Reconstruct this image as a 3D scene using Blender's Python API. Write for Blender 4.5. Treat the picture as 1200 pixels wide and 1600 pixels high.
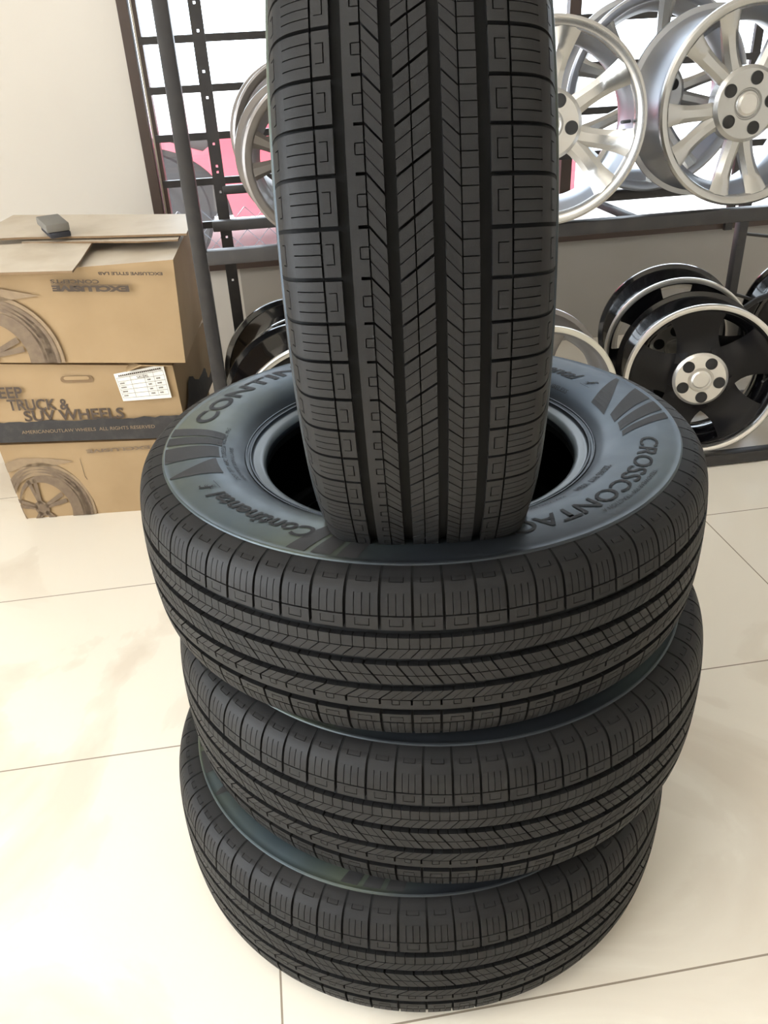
import bpy, bmesh, math, random
import numpy as np
from mathutils import Vector, Matrix
random.seed(7)
PI = math.pi
S = bpy.context.scene
COL = S.collection
for o in list(bpy.data.objects):
    bpy.data.objects.remove(o)

# ------------------------------------------------------------ camera
CAM_H = 1.0639
PITCH, YAW, ROLL, FPX = 0.5218, 0.1249, 0.0547, 1260.0
fw = Vector((math.sin(YAW)*math.cos(PITCH), math.cos(YAW)*math.cos(PITCH), -math.sin(PITCH)))
rt = Vector((math.cos(YAW), -math.sin(YAW), 0))
dn = fw.cross(rt)
r2 = rt*math.cos(ROLL) + dn*math.sin(ROLL)
d2 = -rt*math.sin(ROLL) + dn*math.cos(ROLL)
cd = bpy.data.cameras.new('camera')
cam = bpy.data.objects.new('camera', cd)
COL.objects.link(cam)
m = Matrix((( r2.x, -d2.x, -fw.x), (r2.y, -d2.y, -fw.y), (r2.z, -d2.z, -fw.z))).to_4x4()
m.translation = Vector((0, 0, CAM_H))
cam.matrix_world = m
cd.sensor_fit = 'VERTICAL'
cd.sensor_height = 36
cd.lens = FPX/1600*36
cd.clip_start = 0.02
S.camera = cam

# ------------------------------------------------------------ light
S.view_settings.view_transform = 'Standard'
S.view_settings.look = 'None'
S.view_settings.gamma = 1
S.view_settings.use_curve_mapping = False
S.view_settings.exposure = 0.36
W = bpy.data.worlds.new('sky')
S.world = W
W.use_nodes = True
bg = W.node_tree.nodes['Background']
bg.inputs[0].default_value = (0.80, 0.90, 1.0, 1)
bg.inputs[1].default_value = 5.0

def area(name, loc, rot, sx, sy, power, color):
    l = bpy.data.lights.new(name, 'AREA')
    l.shape = 'RECTANGLE'; l.size = sx; l.size_y = sy
    l.energy = power; l.color = color
    o = bpy.data.objects.new(name, l); COL.objects.link(o)
    o.location = loc; o.rotation_euler = rot
    return o
# daylight coming through the shopfront glazing on the left, and an unseen ceiling panel added as fill light
area('shopfront_daylight', (-2.55, -0.25, 1.35), (0, -PI/2, 0), 2.3, 3.2, 84, (1.0, 0.985, 0.96))
area('added_ceiling_fill', (-0.6, 0.4, 2.72), (0, 0, 0), 1.2, 1.2, 13, (1.0, 0.95, 0.88))
sl = bpy.data.lights.new('sun', 'SUN'); sl.energy = 9.0; sl.angle = 0.01; sl.color = (1, .93, .82)
so = bpy.data.objects.new('sun', sl); COL.objects.link(so)
so.rotation_euler = (Vector((-0.78, 0.34, 0.62))).to_track_quat('Z', 'Y').to_euler()

# ------------------------------------------------------------ materials
def new_mat(name):
    mt = bpy.data.materials.new(name); mt.use_nodes = True
    return mt, mt.node_tree.nodes, mt.node_tree.links, mt.node_tree.nodes['Principled BSDF']

def mat(name, col, rough=0.5, metal=0.0, spec=0.5, coat=0.0, noise=None, bump=None, aniso=0):
    """noise=(scale, colour2, low, high)  bump=(scale, strength, distance)"""
    mt, N, L, P = new_mat(name)
    P.inputs['Base Color'].default_value = (*col, 1)
    P.inputs['Roughness'].default_value = rough
    P.inputs['Metallic'].default_value = metal
    P.inputs['Specular IOR Level'].default_value = spec
    P.inputs['Coat Weight'].default_value = coat
    P.inputs['Coat Roughness'].default_value = 0.06
    tc = N.new('ShaderNodeTexCoord')
    if noise:
        n = N.new('ShaderNodeTexNoise'); n.inputs['Scale'].default_value = noise[0]
        n.inputs['Detail'].default_value = 6
        r = N.new('ShaderNodeValToRGB')
        r.color_ramp.elements[0].position = noise[2]; r.color_ramp.elements[1].position = noise[3]
        r.color_ramp.elements[0].color = (*col, 1); r.color_ramp.elements[1].color = (*noise[1], 1)
        L.new(tc.outputs['Object'], n.inputs['Vector']); L.new(n.outputs['Fac'], r.inputs['Fac'])
        L.new(r.outputs['Color'], P.inputs['Base Color'])
    if bump:
        n = N.new('ShaderNodeTexNoise'); n.inputs['Scale'].default_value = bump[0]
        b = N.new('ShaderNodeBump'); b.inputs['Strength'].default_value = bump[1]
        b.inputs['Distance'].default_value = bump[2]
        L.new(tc.outputs['Object'], n.inputs['Vector']); L.new(n.outputs['Fac'], b.inputs['Height'])
        L.new(b.outputs['Normal'], P.inputs['Normal'])
    return mt

M = {}
M['tread'] = mat('tread_rubber', (0.0080, 0.0082, 0.0088), 0.56, spec=0.24, noise=(14, (0.0115, 0.0115, 0.0118), .4, .7), bump=(900, .15, .0004))
M['letter'] = mat('letter_rubber', (0.009, 0.009, 0.010), 0.6, spec=0.3)
M['liner'] = mat('liner_and_groove_shade', (0.006, 0.0065, 0.007), 0.7, spec=0.12)
M['emblem'] = mat('emblem_rubber', (0.020, 0.020, 0.021), 0.6, spec=0.35)
M['wall'] = mat('wall_paint', (0.72, 0.69, 0.64), 0.8, spec=0.2, noise=(1.5, (0.68, 0.65, 0.60), .3, .7))
M['ceiling'] = mat('ceiling_paint', (0.7, 0.68, 0.63), 0.9, spec=0.1)
M['bead'] = mat('bead_rubber_lit', (0.095, 0.115, 0.128), 0.32, spec=.6)  # lightened in colour for the light its upward face catches
M['wall_low_shaded'] = mat('shade_greyed_wall_paint', (0.40, 0.375, 0.34), 0.75, spec=.25, noise=(1.2, (0.34, 0.32, 0.29), .3, .7))  # wall paint greyed in colour to stand for the shade under the window
M['steel'] = mat('painted_black_steel', (0.020, 0.019, 0.020), 0.38, spec=0.5, noise=(30, (0.032, 0.029, 0.028), .45, .75))
M['frame'] = mat('brown_window_frame', (0.060, 0.040, 0.032), 0.45)
M['alum'] = mat('bright_aluminium_track', (0.7, 0.66, 0.6), 0.35, metal=0.6)
M['silver'] = mat('silver_wheel_paint', (0.50, 0.495, 0.48), 0.27, metal=0.9, coat=0.3)
M['darksilver'] = mat('brushed_barrel_metal', (0.42, 0.44, 0.48), 0.30, metal=0.9)
M['shadowsilver'] = mat('grey_and_shaded_silver_paint', (0.20, 0.185, 0.175), 0.34, metal=0.6, coat=.3)  # silver darkened in colour for the backlit wheels; plain grey on the dull one
M['polish'] = mat('machined_aluminium', (0.66, 0.64, 0.60), 0.30, metal=0.85)
M['cream'] = mat('dull_machined_lip', (0.60, 0.57, 0.48), 0.42, metal=0.55)
M['gloss'] = mat('gloss_black_paint', (0.003, 0.003, 0.004), 0.16, coat=.6)
M['black_face'] = mat('black_spoke_paint', (0.003, 0.003, 0.004), 0.28, spec=.25, coat=.08)
M['hole'] = mat('dark_socket', (0.012, 0.012, 0.012), 0.5)
M['card'] = mat('brown_cardboard', (0.37, 0.260, 0.145), 0.75, spec=0.25, noise=(7, (0.32, 0.22, 0.118), .35, .75), bump=(25, .25, .004))
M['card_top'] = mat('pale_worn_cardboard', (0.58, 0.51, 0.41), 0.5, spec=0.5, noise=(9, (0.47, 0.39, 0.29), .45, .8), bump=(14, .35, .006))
M['edge'] = mat('cardboard_edge_and_hole_shade', (0.20, 0.13, 0.07), 0.9)
M['ink'] = mat('brown_black_ink', (0.065, 0.045, 0.032), 0.7)
M['ink2'] = mat('faded_brown_ink', (0.15, 0.105, 0.070), 0.75, noise=(60, (0.20, 0.145, 0.092), .35, .7))
M['ink3'] = mat('lighter_brown_ink', (0.25, 0.18, 0.11), 0.75, noise=(60, (0.30, 0.215, 0.13), .35, .7))
M['black_ink'] = mat('black_print', (0.022, 0.020, 0.020), 0.6, noise=(40, (0.05, 0.045, 0.04), .5, .8))
M['paper'] = mat('white_label_paper', (0.78, 0.76, 0.70), 0.6)
M['pad'] = mat('grey_foam', (0.19, 0.18, 0.16), 0.9, bump=(300, .3, .001))
M['pad2'] = mat('dark_felt', (0.035, 0.037, 0.045), 0.95)
M['car'] = mat('red_car_paint', (0.60, 0.11, 0.15), 0.4, coat=.3)
M['tyre'] = mat('car_tyre', (0.05, 0.048, 0.05), 0.7)
M['ground'] = mat('sunlit_concrete', (0.62, 0.60, 0.57), 0.9, noise=(3, (.5, .48, .46), .4, .7))
M['wire'] = mat('grey_wire', (0.10, 0.11, 0.13), 0.5, metal=.5)
M['cable'] = mat('black_cable', (0.015, 0.015, 0.018), 0.5)

# sidewall: black rubber under a thin greyish blue and olive release film, its blue partly painted-in sky reflection
def sidewall_mat():
    mt, N, L, P = new_mat('sidewall_rubber')
    tc = N.new('ShaderNodeTexCoord')
    n1 = N.new('ShaderNodeTexNoise'); n1.inputs['Scale'].default_value = 3.1; n1.inputs['Detail'].default_value = 5
    n1.inputs['Distortion'].default_value = .6
    L.new(tc.outputs['Object'], n1.inputs['Vector'])
    r1 = N.new('ShaderNodeValToRGB'); e = r1.color_ramp.elements
    e[0].position = .30; e[0].color = (0.028, 0.046, 0.072, 1)
    e[1].position = .72; e[1].color = (0.062, 0.070, 0.042, 1)
    x = r1.color_ramp.elements.new(.48); x.color = (0.036, 0.052, 0.066, 1)
    x = r1.color_ramp.elements.new(.60); x.color = (0.036, 0.046, 0.043, 1)
        # the olive stain sits on one flank of the tyre
    sp = N.new('ShaderNodeVectorMath'); sp.operation = 'DOT_PRODUCT'; sp.inputs[1].default_value = (-.38, -.20, 0)
    L.new(tc.outputs['Object'], sp.inputs[0])
    ad = N.new('ShaderNodeMath'); ad.operation = 'ADD'; L.new(sp.outputs['Value'], ad.inputs[0]); L.new(n1.outputs['Fac'], ad.inputs[1])
    L.new(ad.outputs[0], r1.inputs['Fac'])
    # film only on the outer flank; the area near the bead is plain rubber
    sep = N.new('ShaderNodeSeparateXYZ'); L.new(tc.outputs['Object'], sep.inputs[0])
    cx = N.new('ShaderNodeCombineXYZ'); L.new(sep.outputs[0], cx.inputs[0]); L.new(sep.outputs[1], cx.inputs[1])
    ln = N.new('ShaderNodeVectorMath'); ln.operation = 'LENGTH'; L.new(cx.outputs[0], ln.inputs[0])
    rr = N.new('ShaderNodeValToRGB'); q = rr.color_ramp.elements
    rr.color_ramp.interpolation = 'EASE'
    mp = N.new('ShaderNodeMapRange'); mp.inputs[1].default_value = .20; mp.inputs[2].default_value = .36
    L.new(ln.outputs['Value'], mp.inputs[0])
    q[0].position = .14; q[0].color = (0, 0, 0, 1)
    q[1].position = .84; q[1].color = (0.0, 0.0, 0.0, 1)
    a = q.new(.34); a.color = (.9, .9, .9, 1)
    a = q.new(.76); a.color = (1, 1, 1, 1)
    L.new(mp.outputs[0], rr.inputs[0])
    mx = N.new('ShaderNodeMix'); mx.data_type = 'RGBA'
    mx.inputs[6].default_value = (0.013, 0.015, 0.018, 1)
    # film faded out over one sector, painting in the shade at the stack's front
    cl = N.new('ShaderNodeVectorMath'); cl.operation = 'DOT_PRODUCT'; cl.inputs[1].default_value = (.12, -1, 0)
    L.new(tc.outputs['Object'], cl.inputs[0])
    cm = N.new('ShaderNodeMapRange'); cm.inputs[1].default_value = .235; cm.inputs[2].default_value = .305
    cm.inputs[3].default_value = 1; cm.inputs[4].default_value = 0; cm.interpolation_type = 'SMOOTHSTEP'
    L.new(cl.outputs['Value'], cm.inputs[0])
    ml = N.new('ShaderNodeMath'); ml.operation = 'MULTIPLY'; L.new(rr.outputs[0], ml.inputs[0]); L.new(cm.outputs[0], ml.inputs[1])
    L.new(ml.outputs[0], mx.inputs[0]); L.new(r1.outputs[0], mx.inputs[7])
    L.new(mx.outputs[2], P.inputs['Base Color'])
    P.inputs['Roughness'].default_value = 0.38
    P.inputs['Specular IOR Level'].default_value = .55
    P.inputs['Specular Tint'].default_value = (.75, .88, 1, 1)
    n2 = N.new('ShaderNodeTexNoise'); n2.inputs['Scale'].default_value = 30
    L.new(tc.outputs['Object'], n2.inputs['Vector'])
    mr = N.new('ShaderNodeMapRange'); mr.inputs[3].default_value = .32; mr.inputs[4].default_value = .50
    L.new(n2.outputs['Fac'], mr.inputs[0]); L.new(mr.outputs[0], P.inputs['Roughness'])
    return mt
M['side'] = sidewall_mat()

def floor_mat():
    mt, N, L, P = new_mat('beige_porcelain_tile')
    tc = N.new('ShaderNodeTexCoord'); sep = N.new('ShaderNodeSeparateXYZ')
    L.new(tc.outputs['Object'], sep.inputs[0])
    def grid(out, off, per, half):
        a = N.new('ShaderNodeMath'); a.operation = 'SUBTRACT'; a.inputs[1].default_value = off - per/2
        L.new(out, a.inputs[0])
        b = N.new('ShaderNodeMath'); b.operation = 'FLOORED_MODULO'; b.inputs[1].default_value = per
        L.new(a.outputs[0], b.inputs[0])
        c = N.new('ShaderNodeMath'); c.operation = 'SUBTRACT'; c.inputs[1].default_value = per/2
        L.new(b.outputs[0], c.inputs[0])
        d = N.new('ShaderNodeMath'); d.operation = 'ABSOLUTE'; L.new(c.outputs[0], d.inputs[0])
        f = N.new('ShaderNodeMath'); f.operation = 'LESS_THAN'; f.inputs[1].default_value = half
        L.new(d.outputs[0], f.inputs[0]); return f.outputs[0]
    gx = grid(sep.outputs[0], -0.092, 1.102, .0014)
    gy = grid(sep.outputs[1], 0.5565, 0.5365, .0014)
    mxx = N.new('ShaderNodeMath'); mxx.operation = 'MAXIMUM'; L.new(gx, mxx.inputs[0]); L.new(gy, mxx.inputs[1])
    n = N.new('ShaderNodeTexNoise'); n.inputs['Scale'].default_value = 1.7; n.inputs['Detail'].default_value = 7
    n.inputs['Distortion'].default_value = 1.4
    L.new(tc.outputs['Object'], n.inputs['Vector'])
    r = N.new('ShaderNodeValToRGB'); e = r.color_ramp.elements
    e[0].position = .38; e[0].color = (0.70, 0.63, 0.525, 1)
    e[1].position = .56; e[1].color = (0.81, 0.755, 0.65, 1)
    x = e.new(.47); x.color = (0.765, 0.705, 0.60, 1)
    x = e.new(.485); x.color = (0.80, 0.745, 0.64, 1)
    L.new(n.outputs['Fac'], r.inputs[0])
    mx = N.new('ShaderNodeMix'); mx.data_type = 'RGBA'; mx.inputs[7].default_value = (0.30, 0.25, 0.19, 1)
    L.new(mxx.outputs[0], mx.inputs[0]); L.new(r.outputs[0], mx.inputs[6])
    L.new(mx.outputs[2], P.inputs['Base Color'])
    P.inputs['Roughness'].default_value = .22
    P.inputs['Specular IOR Level'].default_value = .45
    return mt
M['floor'] = floor_mat()

def glass_mat():
    mt, N, L, P = new_mat('window_glass')
    N.remove(P)
    out = [x for x in N if x.type == 'OUTPUT_MATERIAL'][0]
    t = N.new('ShaderNodeBsdfTransparent'); g = N.new('ShaderNodeBsdfGlossy'); g.inputs['Roughness'].default_value = .02
    f = N.new('ShaderNodeFresnel'); f.inputs[0].default_value = 1.45
    mx = N.new('ShaderNodeMixShader'); L.new(f.outputs[0], mx.inputs[0]); L.new(t.outputs[0], mx.inputs[1])
    L.new(g.outputs[0], mx.inputs[2]); L.new(mx.outputs[0], out.inputs[0])
    return mt
M['glass'] = glass_mat()

# ------------------------------------------------------------ mesh helpers
def link(name, me, mt=None, parent=None, smooth=None):
    o = bpy.data.objects.new(name, me); COL.objects.link(o)
    if mt: me.materials.append(mt)
    if parent: o.parent = parent
    if smooth is not None:
        me.polygons.foreach_set('use_smooth', [True]*len(me.polygons))
        me.set_sharp_from_angle(angle=math.radians(smooth))
    return o
def mesh(name, V, F, mt=None, parent=None, smooth=None):
    me = bpy.data.meshes.new(name)
    me.from_pydata([tuple(map(float, v)) for v in V], [], [tuple(f) for f in F]); me.update()
    return link(name, me, mt, parent, smooth)
def bmobj(name, bm, mt=None, parent=None, smooth=None):
    bmesh.ops.recalc_face_normals(bm, faces=bm.faces)
    me = bpy.data.meshes.new(name); bm.to_mesh(me); bm.free()
    return link(name, me, mt, parent, smooth)
def box(bm, x0, y0, z0, x1, y1, z1, bev=0.0):
    g = bmesh.ops.create_cube(bm, size=1)
    for v in g['verts']:
        v.co = Vector(((x0+x1)/2 + v.co.x*(x1-x0), (y0+y1)/2 + v.co.y*(y1-y0), (z0+z1)/2 + v.co.z*(z1-z0)))
    if bev:
        es = list({e for v in g['verts'] for e in v.link_edges})
        bmesh.ops.bevel(bm, geom=es, offset=bev, segments=2, affect='EDGES', profile=.5)
def boxobj(name, c, mt, parent=None, bev=0.0):
    bm = bmesh.new(); box(bm, *c, bev=bev)
    return bmobj(name, bm, mt, parent, 30 if bev else None)
def empty(name, loc=(0, 0, 0)):
    o = bpy.data.objects.new(name, None); COL.objects.link(o); o.location = loc
    o.empty_display_size = .05
    return o
def tag(o, label, cat, group=None, kind=None):
    o['label'] = label; o['category'] = cat
    if group: o['group'] = group
    if kind: o['kind'] = kind
    return o
def struct(o, label=None):
    o['kind'] = 'structure'
    if label: o['label'] = label
    return o
def copy_tree(o, parent=None):
    c = o.copy(); COL.objects.link(c)
    if parent: c.parent = parent
    for ch in list(o.children):
        copy_tree(ch, c)
    return c
def revolve(prof, n=180, a0=0, a1=2*PI, closed=True):
    V = []; F = []
    full = abs(a1-a0-2*PI) < 1e-6
    k = n if full else n+1
    for i in range(k):
        a = a0 + (a1-a0)*i/n
        for (r, z) in prof: V.append((r*math.cos(a), r*math.sin(a), z))
    p = len(prof); q = p if closed else p-1
    for i in range(n):
        i2 = (i+1) % k
        for j in range(q):
            j2 = (j+1) % p
            F.append((i*p+j, i2*p+j, i2*p+j2, i*p+j2))
    return V, F
def tube(bm, pts, r, seg=8):
    pts = [Vector(p) for p in pts]; rings = []
    for i, p in enumerate(pts):
        t = (pts[min(i+1, len(pts)-1)] - pts[max(i-1, 0)]).normalized()
        u = t.cross(Vector((0.13, .21, 1))).normalized(); w = t.cross(u)
        rings.append([bm.verts.new(p + (u*math.cos(2*PI*k/seg) + w*math.sin(2*PI*k/seg))*r) for k in range(seg)])
    for a, b in zip(rings, rings[1:]):
        for k in range(seg):
            bm.faces.new((a[k], a[(k+1) % seg], b[(k+1) % seg], b[k]))
    bm.faces.new(rings[0]); bm.faces.new(rings[-1])
def text_bm(s, size=1.0, bold=0.0, shear=0.0, xs=1.0, spacing=1.0, align='LEFT'):
    c = bpy.data.curves.new('t', 'FONT'); c.body = s; c.size = size; c.offset = bold; c.shear = shear
    c.space_character = spacing; c.align_x = align; c.resolution_u = 4
    o = bpy.data.objects.new('t', c); COL.objects.link(o)
    dg = bpy.context.evaluated_depsgraph_get()
    me = bpy.data.meshes.new_from_object(o.evaluated_get(dg))
    bm = bmesh.new(); bm.from_mesh(me)
    bpy.data.objects.remove(o); bpy.data.curves.remove(c); bpy.data.meshes.remove(me)
    for v in bm.verts: v.co.x *= xs
    return bm
def bm_dice(bm, step):
    xs = [v.co.x for v in bm.verts]; ys = [v.co.y for v in bm.verts]
    for ax, lo, hi in ((0, min(xs), max(xs)), (1, min(ys), max(ys))):
        t = lo + step
        while t < hi:
            co = Vector((t, 0, 0)) if ax == 0 else Vector((0, t, 0))
            no = Vector((1, 0, 0)) if ax == 0 else Vector((0, 1, 0))
            bmesh.ops.bisect_plane(bm, geom=list(bm.verts)+list(bm.edges)+list(bm.faces), plane_co=co, plane_no=no, dist=1e-6)
            t += step

# ------------------------------------------------------------ the room
RX0, RX1, RY0, RY1, RH = -2.6, 3.4, -3.0, 3.05, 2.75
struct(mesh('floor', [(RX0, RY0, 0), (RX1, RY0, 0), (RX1, RY1+.12, 0), (RX0, RY1+.12, 0)], [(0, 1, 2, 3)], M['floor']))
struct(boxobj('ceiling', (RX0, RY0, RH, RX1, RY1+.12, RH+.1), M['ceiling']))
WX0, WZ0, WZ1 = -0.362, 0.395, 2.3       # window opening in the back wall
bm = bmesh.new()
box(bm, RX0, RY1, 0, WX0, RY1+.12, RH)
box(bm, WX0, RY1, 0, -.10, RY1+.12, WZ0)
box(bm, WX0, RY1, WZ1, 3.0, RY1+.12, RH)
box(bm, 3.0, RY1, 0, RX1, RY1+.12, RH)
struct(bmobj('wall_back', bm, M['wall']))
struct(boxobj('wall_back_shaded', (-.10, RY1-.004, 0, 3.0, RY1+.12, WZ0), M['wall_low_shaded']))  # stretch of the back wall that carries the painted shade
struct(boxobj('wall_right', (RX1, RY0, 0, RX1+.1, RY1+.12, RH), M['wall']))
struct(boxobj('wall_front', (RX0, RY0-.1, 0, RX1, RY0, RH), M['wall']))
bm = bmesh.new()
box(bm, RX0-.1, RY0, 0, RX0, -1.9, RH); box(bm, RX0-.1, 1.4, 0, RX0, RY1+.12, RH)
box(bm, RX0-.1, -1.9, 0, RX0, 1.4, .2); box(bm, RX0-.1, -1.9, 2.5, RX0, 1.4, RH)
struct(bmobj('wall_left', bm, M['wall']))
struct(boxobj('window_2', (RX0-.06, -1.9, .2, RX0-.05, 1.4, 2.5), M['glass']))
# back window: brown frame, bright track, grille bars, glass
w1 = empty('window_1', (1.3, RY1+.03, WZ0)); struct(w1)
def wpart(name, c, mt, bev=0):
    bm = bmesh.new(); box(bm, c[0]-1.3, c[1]-RY1-.03, c[2]-WZ0, c[3]-1.3, c[4]-RY1-.03, c[5]-WZ0, bev=bev)
    return bmobj(name, bm, mt, w1)
wpart('window_frame', (WX0, 3.0, WZ0, WX0+.032, 3.06, WZ1), M['frame'])
wpart('window_track', (WX0+.036, 3.03, WZ0, WX0+.043, 3.06, WZ1), M['alum'])
wpart('window_frame', (WX0+.043, 3.02, WZ0, WX0+.056, 3.07, WZ1), M['frame'])
wpart('window_frame', (WX0+.056, 3.02, WZ0, 2.99, 3.07, WZ0+.034), M['frame'])
wpart('window_frame', (1.10, 3.04, WZ0+.03, 1.14, 3.075, WZ1), M['frame'])
for k in range(1, 13):
    z = WZ0+.025 + .1395*k
    wpart('grille_bar', (WX0+.05, 2.985, z-.011, 2.99, 3.003, z+.011), M['steel'])
wpart('grille_bar', (.43, 2.99, WZ0, .46, 3.005, WZ1), M['steel'])
wpart('grille_bar', (1.75, 2.99, WZ0, 1.78, 3.005, WZ1), M['steel'])
wpart('window_pane', (WX0+.05, 3.09, WZ0, 2.99, 3.095, WZ1), M['glass'])
struct(boxobj('baseboard_back', (RX0+.01, RY1-.012, 0, -.101, RY1, .02), M['wall']))

# ------------------------------------------------------------ outside
struct(boxobj('ground', (-30, RY1+.13, -.12, 30, 40, -.02), M['ground']))

# ------------------------------------------------------------ tyres
TR = 0.362
ctrl = [(0, .362), (.02, .3618), (.04, .3608), (.058, .3590), (.072, .3566), (.084, .3528), (.0925, .3470),
        (.0985, .3375), (.1030, .3220), (.1054, .3070), (.1066, .2880), (.1060, .2680), (.1020, .2510), (.0950, .2370), (.0860, .2260)]
def crom(c, n=6):
    out = []
    P = [c[0]] + list(c) + [c[-1]]
    P[0] = (-c[1][0], c[1][1])
    P[-1] = (2*c[-1][0]-c[-2][0], 2*c[-1][1]-c[-2][1])
    for i in range(1, len(P)-2):
        p0, p1, p2, p3 = map(np.array, (P[i-1], P[i], P[i+1], P[i+2]))
        for k in range(n):
            t = k/n
            out.append(tuple(.5*((2*p1)+(-p0+p2)*t+(2*p0-5*p1+4*p2-p3)*t*t+(-p0+3*p1-3*p2+p3)*t**3)))
    out.append(tuple(c[-1])); return out
prof = crom(ctrl)
pz = np.array([p[0] for p in prof]); pr = np.array([p[1] for p in prof])
it = int(np.argmax(pz > .1034))
TZ, TRr = pz[:it+1], pr[:it+1]                 # tread half, z monotone
def r_top(z): return np.interp(abs(z), TZ, TRr)
def depth(z):
    return float(np.interp(abs(z), [0, .066, .080, .1030], [.0072, .0068, .0042, .0010]))
flank = [(r, z) for z, r in prof[it:]]
# sidewall height as a function of radius (for lettering)
fr = np.array([f[0] for f in flank])[::-1]; fz = np.array([f[1] for f in flank])[::-1]
def z_side(r): return float(np.interp(r, fr, fz))
def crisp(lst, r0, r1, dz):                     # small raised ring
    return [(r-.0, z + (dz if r0 < r < r1 else 0)) for r, z in lst]
bead = [(.2245, .0846), (.2240, .0860), (.2225, .0858), (.2222, .0842), (.2195, .0826), (.2188, .0838), (.2170, .0834),
        (.2165, .0812), (.2145, .0790), (.2120, .0782), (.2070, .0768), (.2025, .0745), (.1998, .0700), (.1995, .0620), (.2010, .0520),
        (.2050, .0480), (.2130, .0500), (.2220, .0640), (.2340, .0800), (.2520, .0930), (.2760, .0985), (.3000, .0965),
        (.3200, .0890), (.3360, .0740), (.3440, .0500), (.3460, .0250)]
rim_ring = []
for r, z in flank[1:]:
    rim_ring.append((r, z))
# moulded ridge between sidewall and shoulder
base_half = [(r_top(z)-depth(z), z) for z in list(np.linspace(0, .0985, 22)) + [.1000, .1012, .1022]]
half = base_half + [(.3245, .1024), (.3238, .1040), (.3222, .1046), (.3208, .1041)] + \
       [p for p in rim_ring if p[0] < .319] + bead
loop = half + [(r, -z) for r, z in reversed(half)][0:]
# drop duplicates at z = 0
loop2 = []
for p in loop:
    if not loop2 or (abs(loop2[-1][0]-p[0]) + abs(loop2[-1][1]-p[1])) > 1e-5: loop2.append(p)
if abs(loop2[0][0]-loop2[-1][0]) + abs(loop2[0][1]-loop2[-1][1]) < 1e-5: loop2.pop()

NP = 70
rng = random.Random(3)
pl = [rng.choice((.92, 1.0, 1.08)) for _ in range(NP)]
cum = np.concatenate([[0], np.cumsum(pl)]); cum = cum/cum[-1]*2*PI
def ang(v):                                    # v in pitches
    k = math.floor(v); f = v-k
    kk = k % NP; turns = (k-kk)//NP
    return turns*2*PI + cum[kk] + f*(cum[kk+1]-cum[kk])

def tread_cells():
    C = []                                     # (z0, z1, (va0, va1), (vb0, vb1))
    def c(z0, z1, a, b, da=0.0): C.append((z0, z1, (a, a+da), (b, b+da)))
    g, t = .045, .013
    for sgn, ph in ((-1, 0.0), (1, .13)):
        def s(z0, z1, a, b):
            lo, hi = sorted((sgn*z0, sgn*z1)); c(lo, hi, a+ph, b+ph)
        e0, e1 = (.0632, .0840) if sgn < 0 else (.0622, .0835)
        bs = [g, .27, .5, .73, 1-g]
        for i in range(4):
            s(e0, e1, bs[i] + (t if i else 0), bs[i+1] - (t if i < 3 else 0))
        s(e1, .0912, g, 1-g)
        s(.0912, .0917, g, .27); s(.0912, .0917, .73, 1-g)
        s(.0917, .0940, g, .27); s(.0917, .0940, .30, .70); s(.0917, .0940, .73, 1-g)
        s(.0940, .0985, g, 1-g)
        a0, a1 = (.0505, .0618) if sgn < 0 else (.0480, .0608)
        m0 = a0+.0036
        s(a0, m0, g, 1-g)
        s(m0, m0+.0008, g, .29); s(m0, m0+.0008, .71, 1-g)
        s(m0+.0008, a1-.002, g, .29); s(m0+.0008, a1-.002, .31, .69); s(m0+.0008, a1-.002, .71, 1-g)
        s(a1-.002, a1, g, 1-g)
    # rib with notches and bracket sipes
    c(-.0430, -.0375, 0, 1)
    c(-.0375, -.0367, .035, .38); c(-.0375, -.0367, .62, .965)
    c(-.0367, -.0316, .035, .37); c(-.0367, -.0316, .395, .605); c(-.0367, -.0316, .63, .965)
    for i in range(3):
        a, b = i/3, (i+1)/3
        ga = .034 if i == 0 else t; gb = .034 if i == 2 else t
        c(-.0305, -.0197, a+ga, b-gb, .40)
        c(-.0118, -.0018, a+ga+.1, b-gb+.1, -.23)
        c(-.0008, .0103, a+ga-.15, b-gb-.15, -.25)
        c(.0180, .0283, a+(ga+t)/2, b-(gb+t)/2, .34)
        c(.0293, .0400, a+t, b-t)
    def zm(z):
        a = abs(z); a = a*1.09 if a < .0635 else .069215+(a-.0635)*(.1026-.069215)/(.0985-.0635)
        return math.copysign(a, z)
    return [(zm(q[0]), zm(q[1]), q[2], q[3]) for q in C]
def build_tread():
    V = []; F = []
    for k in range(NP):
        for (z0, z1, a, b) in CELLS:
            n = max(1, int(math.ceil((z1-z0)/(.0022 if max(abs(z0), abs(z1)) > .088 else .004 if max(abs(z0), abs(z1)) > .06 else .012))))
            mm = 2 if (b[0]-a[0]) > .3 else 1
            i0 = len(V)
            for i in range(n+1):
                f = i/n; z = z0+(z1-z0)*f
                A = a[0]+(a[1]-a[0])*f; B = b[0]+(b[1]-b[0])*f
                rt_ = float(r_top(z))
                for j in range(mm+1):
                    th = ang(k+A+(B-A)*j/mm); V.append((rt_*math.cos(th), rt_*math.sin(th), z))
            p = mm+1
            for i in range(n):
                for j in range(mm):
                    F.append((i0+i*p+j, i0+i*p+j+1, i0+(i+1)*p+j+1, i0+(i+1)*p+j))
            ring = [i*p for i in range(n+1)] + [n*p+j for j in range(1, p)] + [i*p+mm for i in range(n-1, -1, -1)] + [j for j in range(mm-1, 0, -1)]
            b0 = len(V)
            for q in ring:
                x, y, z = V[i0+q]; rr = math.hypot(x, y); kk = (rr-depth(z)-.0012)/rr
                V.append((x*kk, y*kk, z))
            L_ = len(ring)
            for q in range(L_):
                F.append((i0+ring[q], i0+ring[(q+1) % L_], b0+(q+1) % L_, b0+q))
    return V, F
CELLS = tread_cells()
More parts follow.
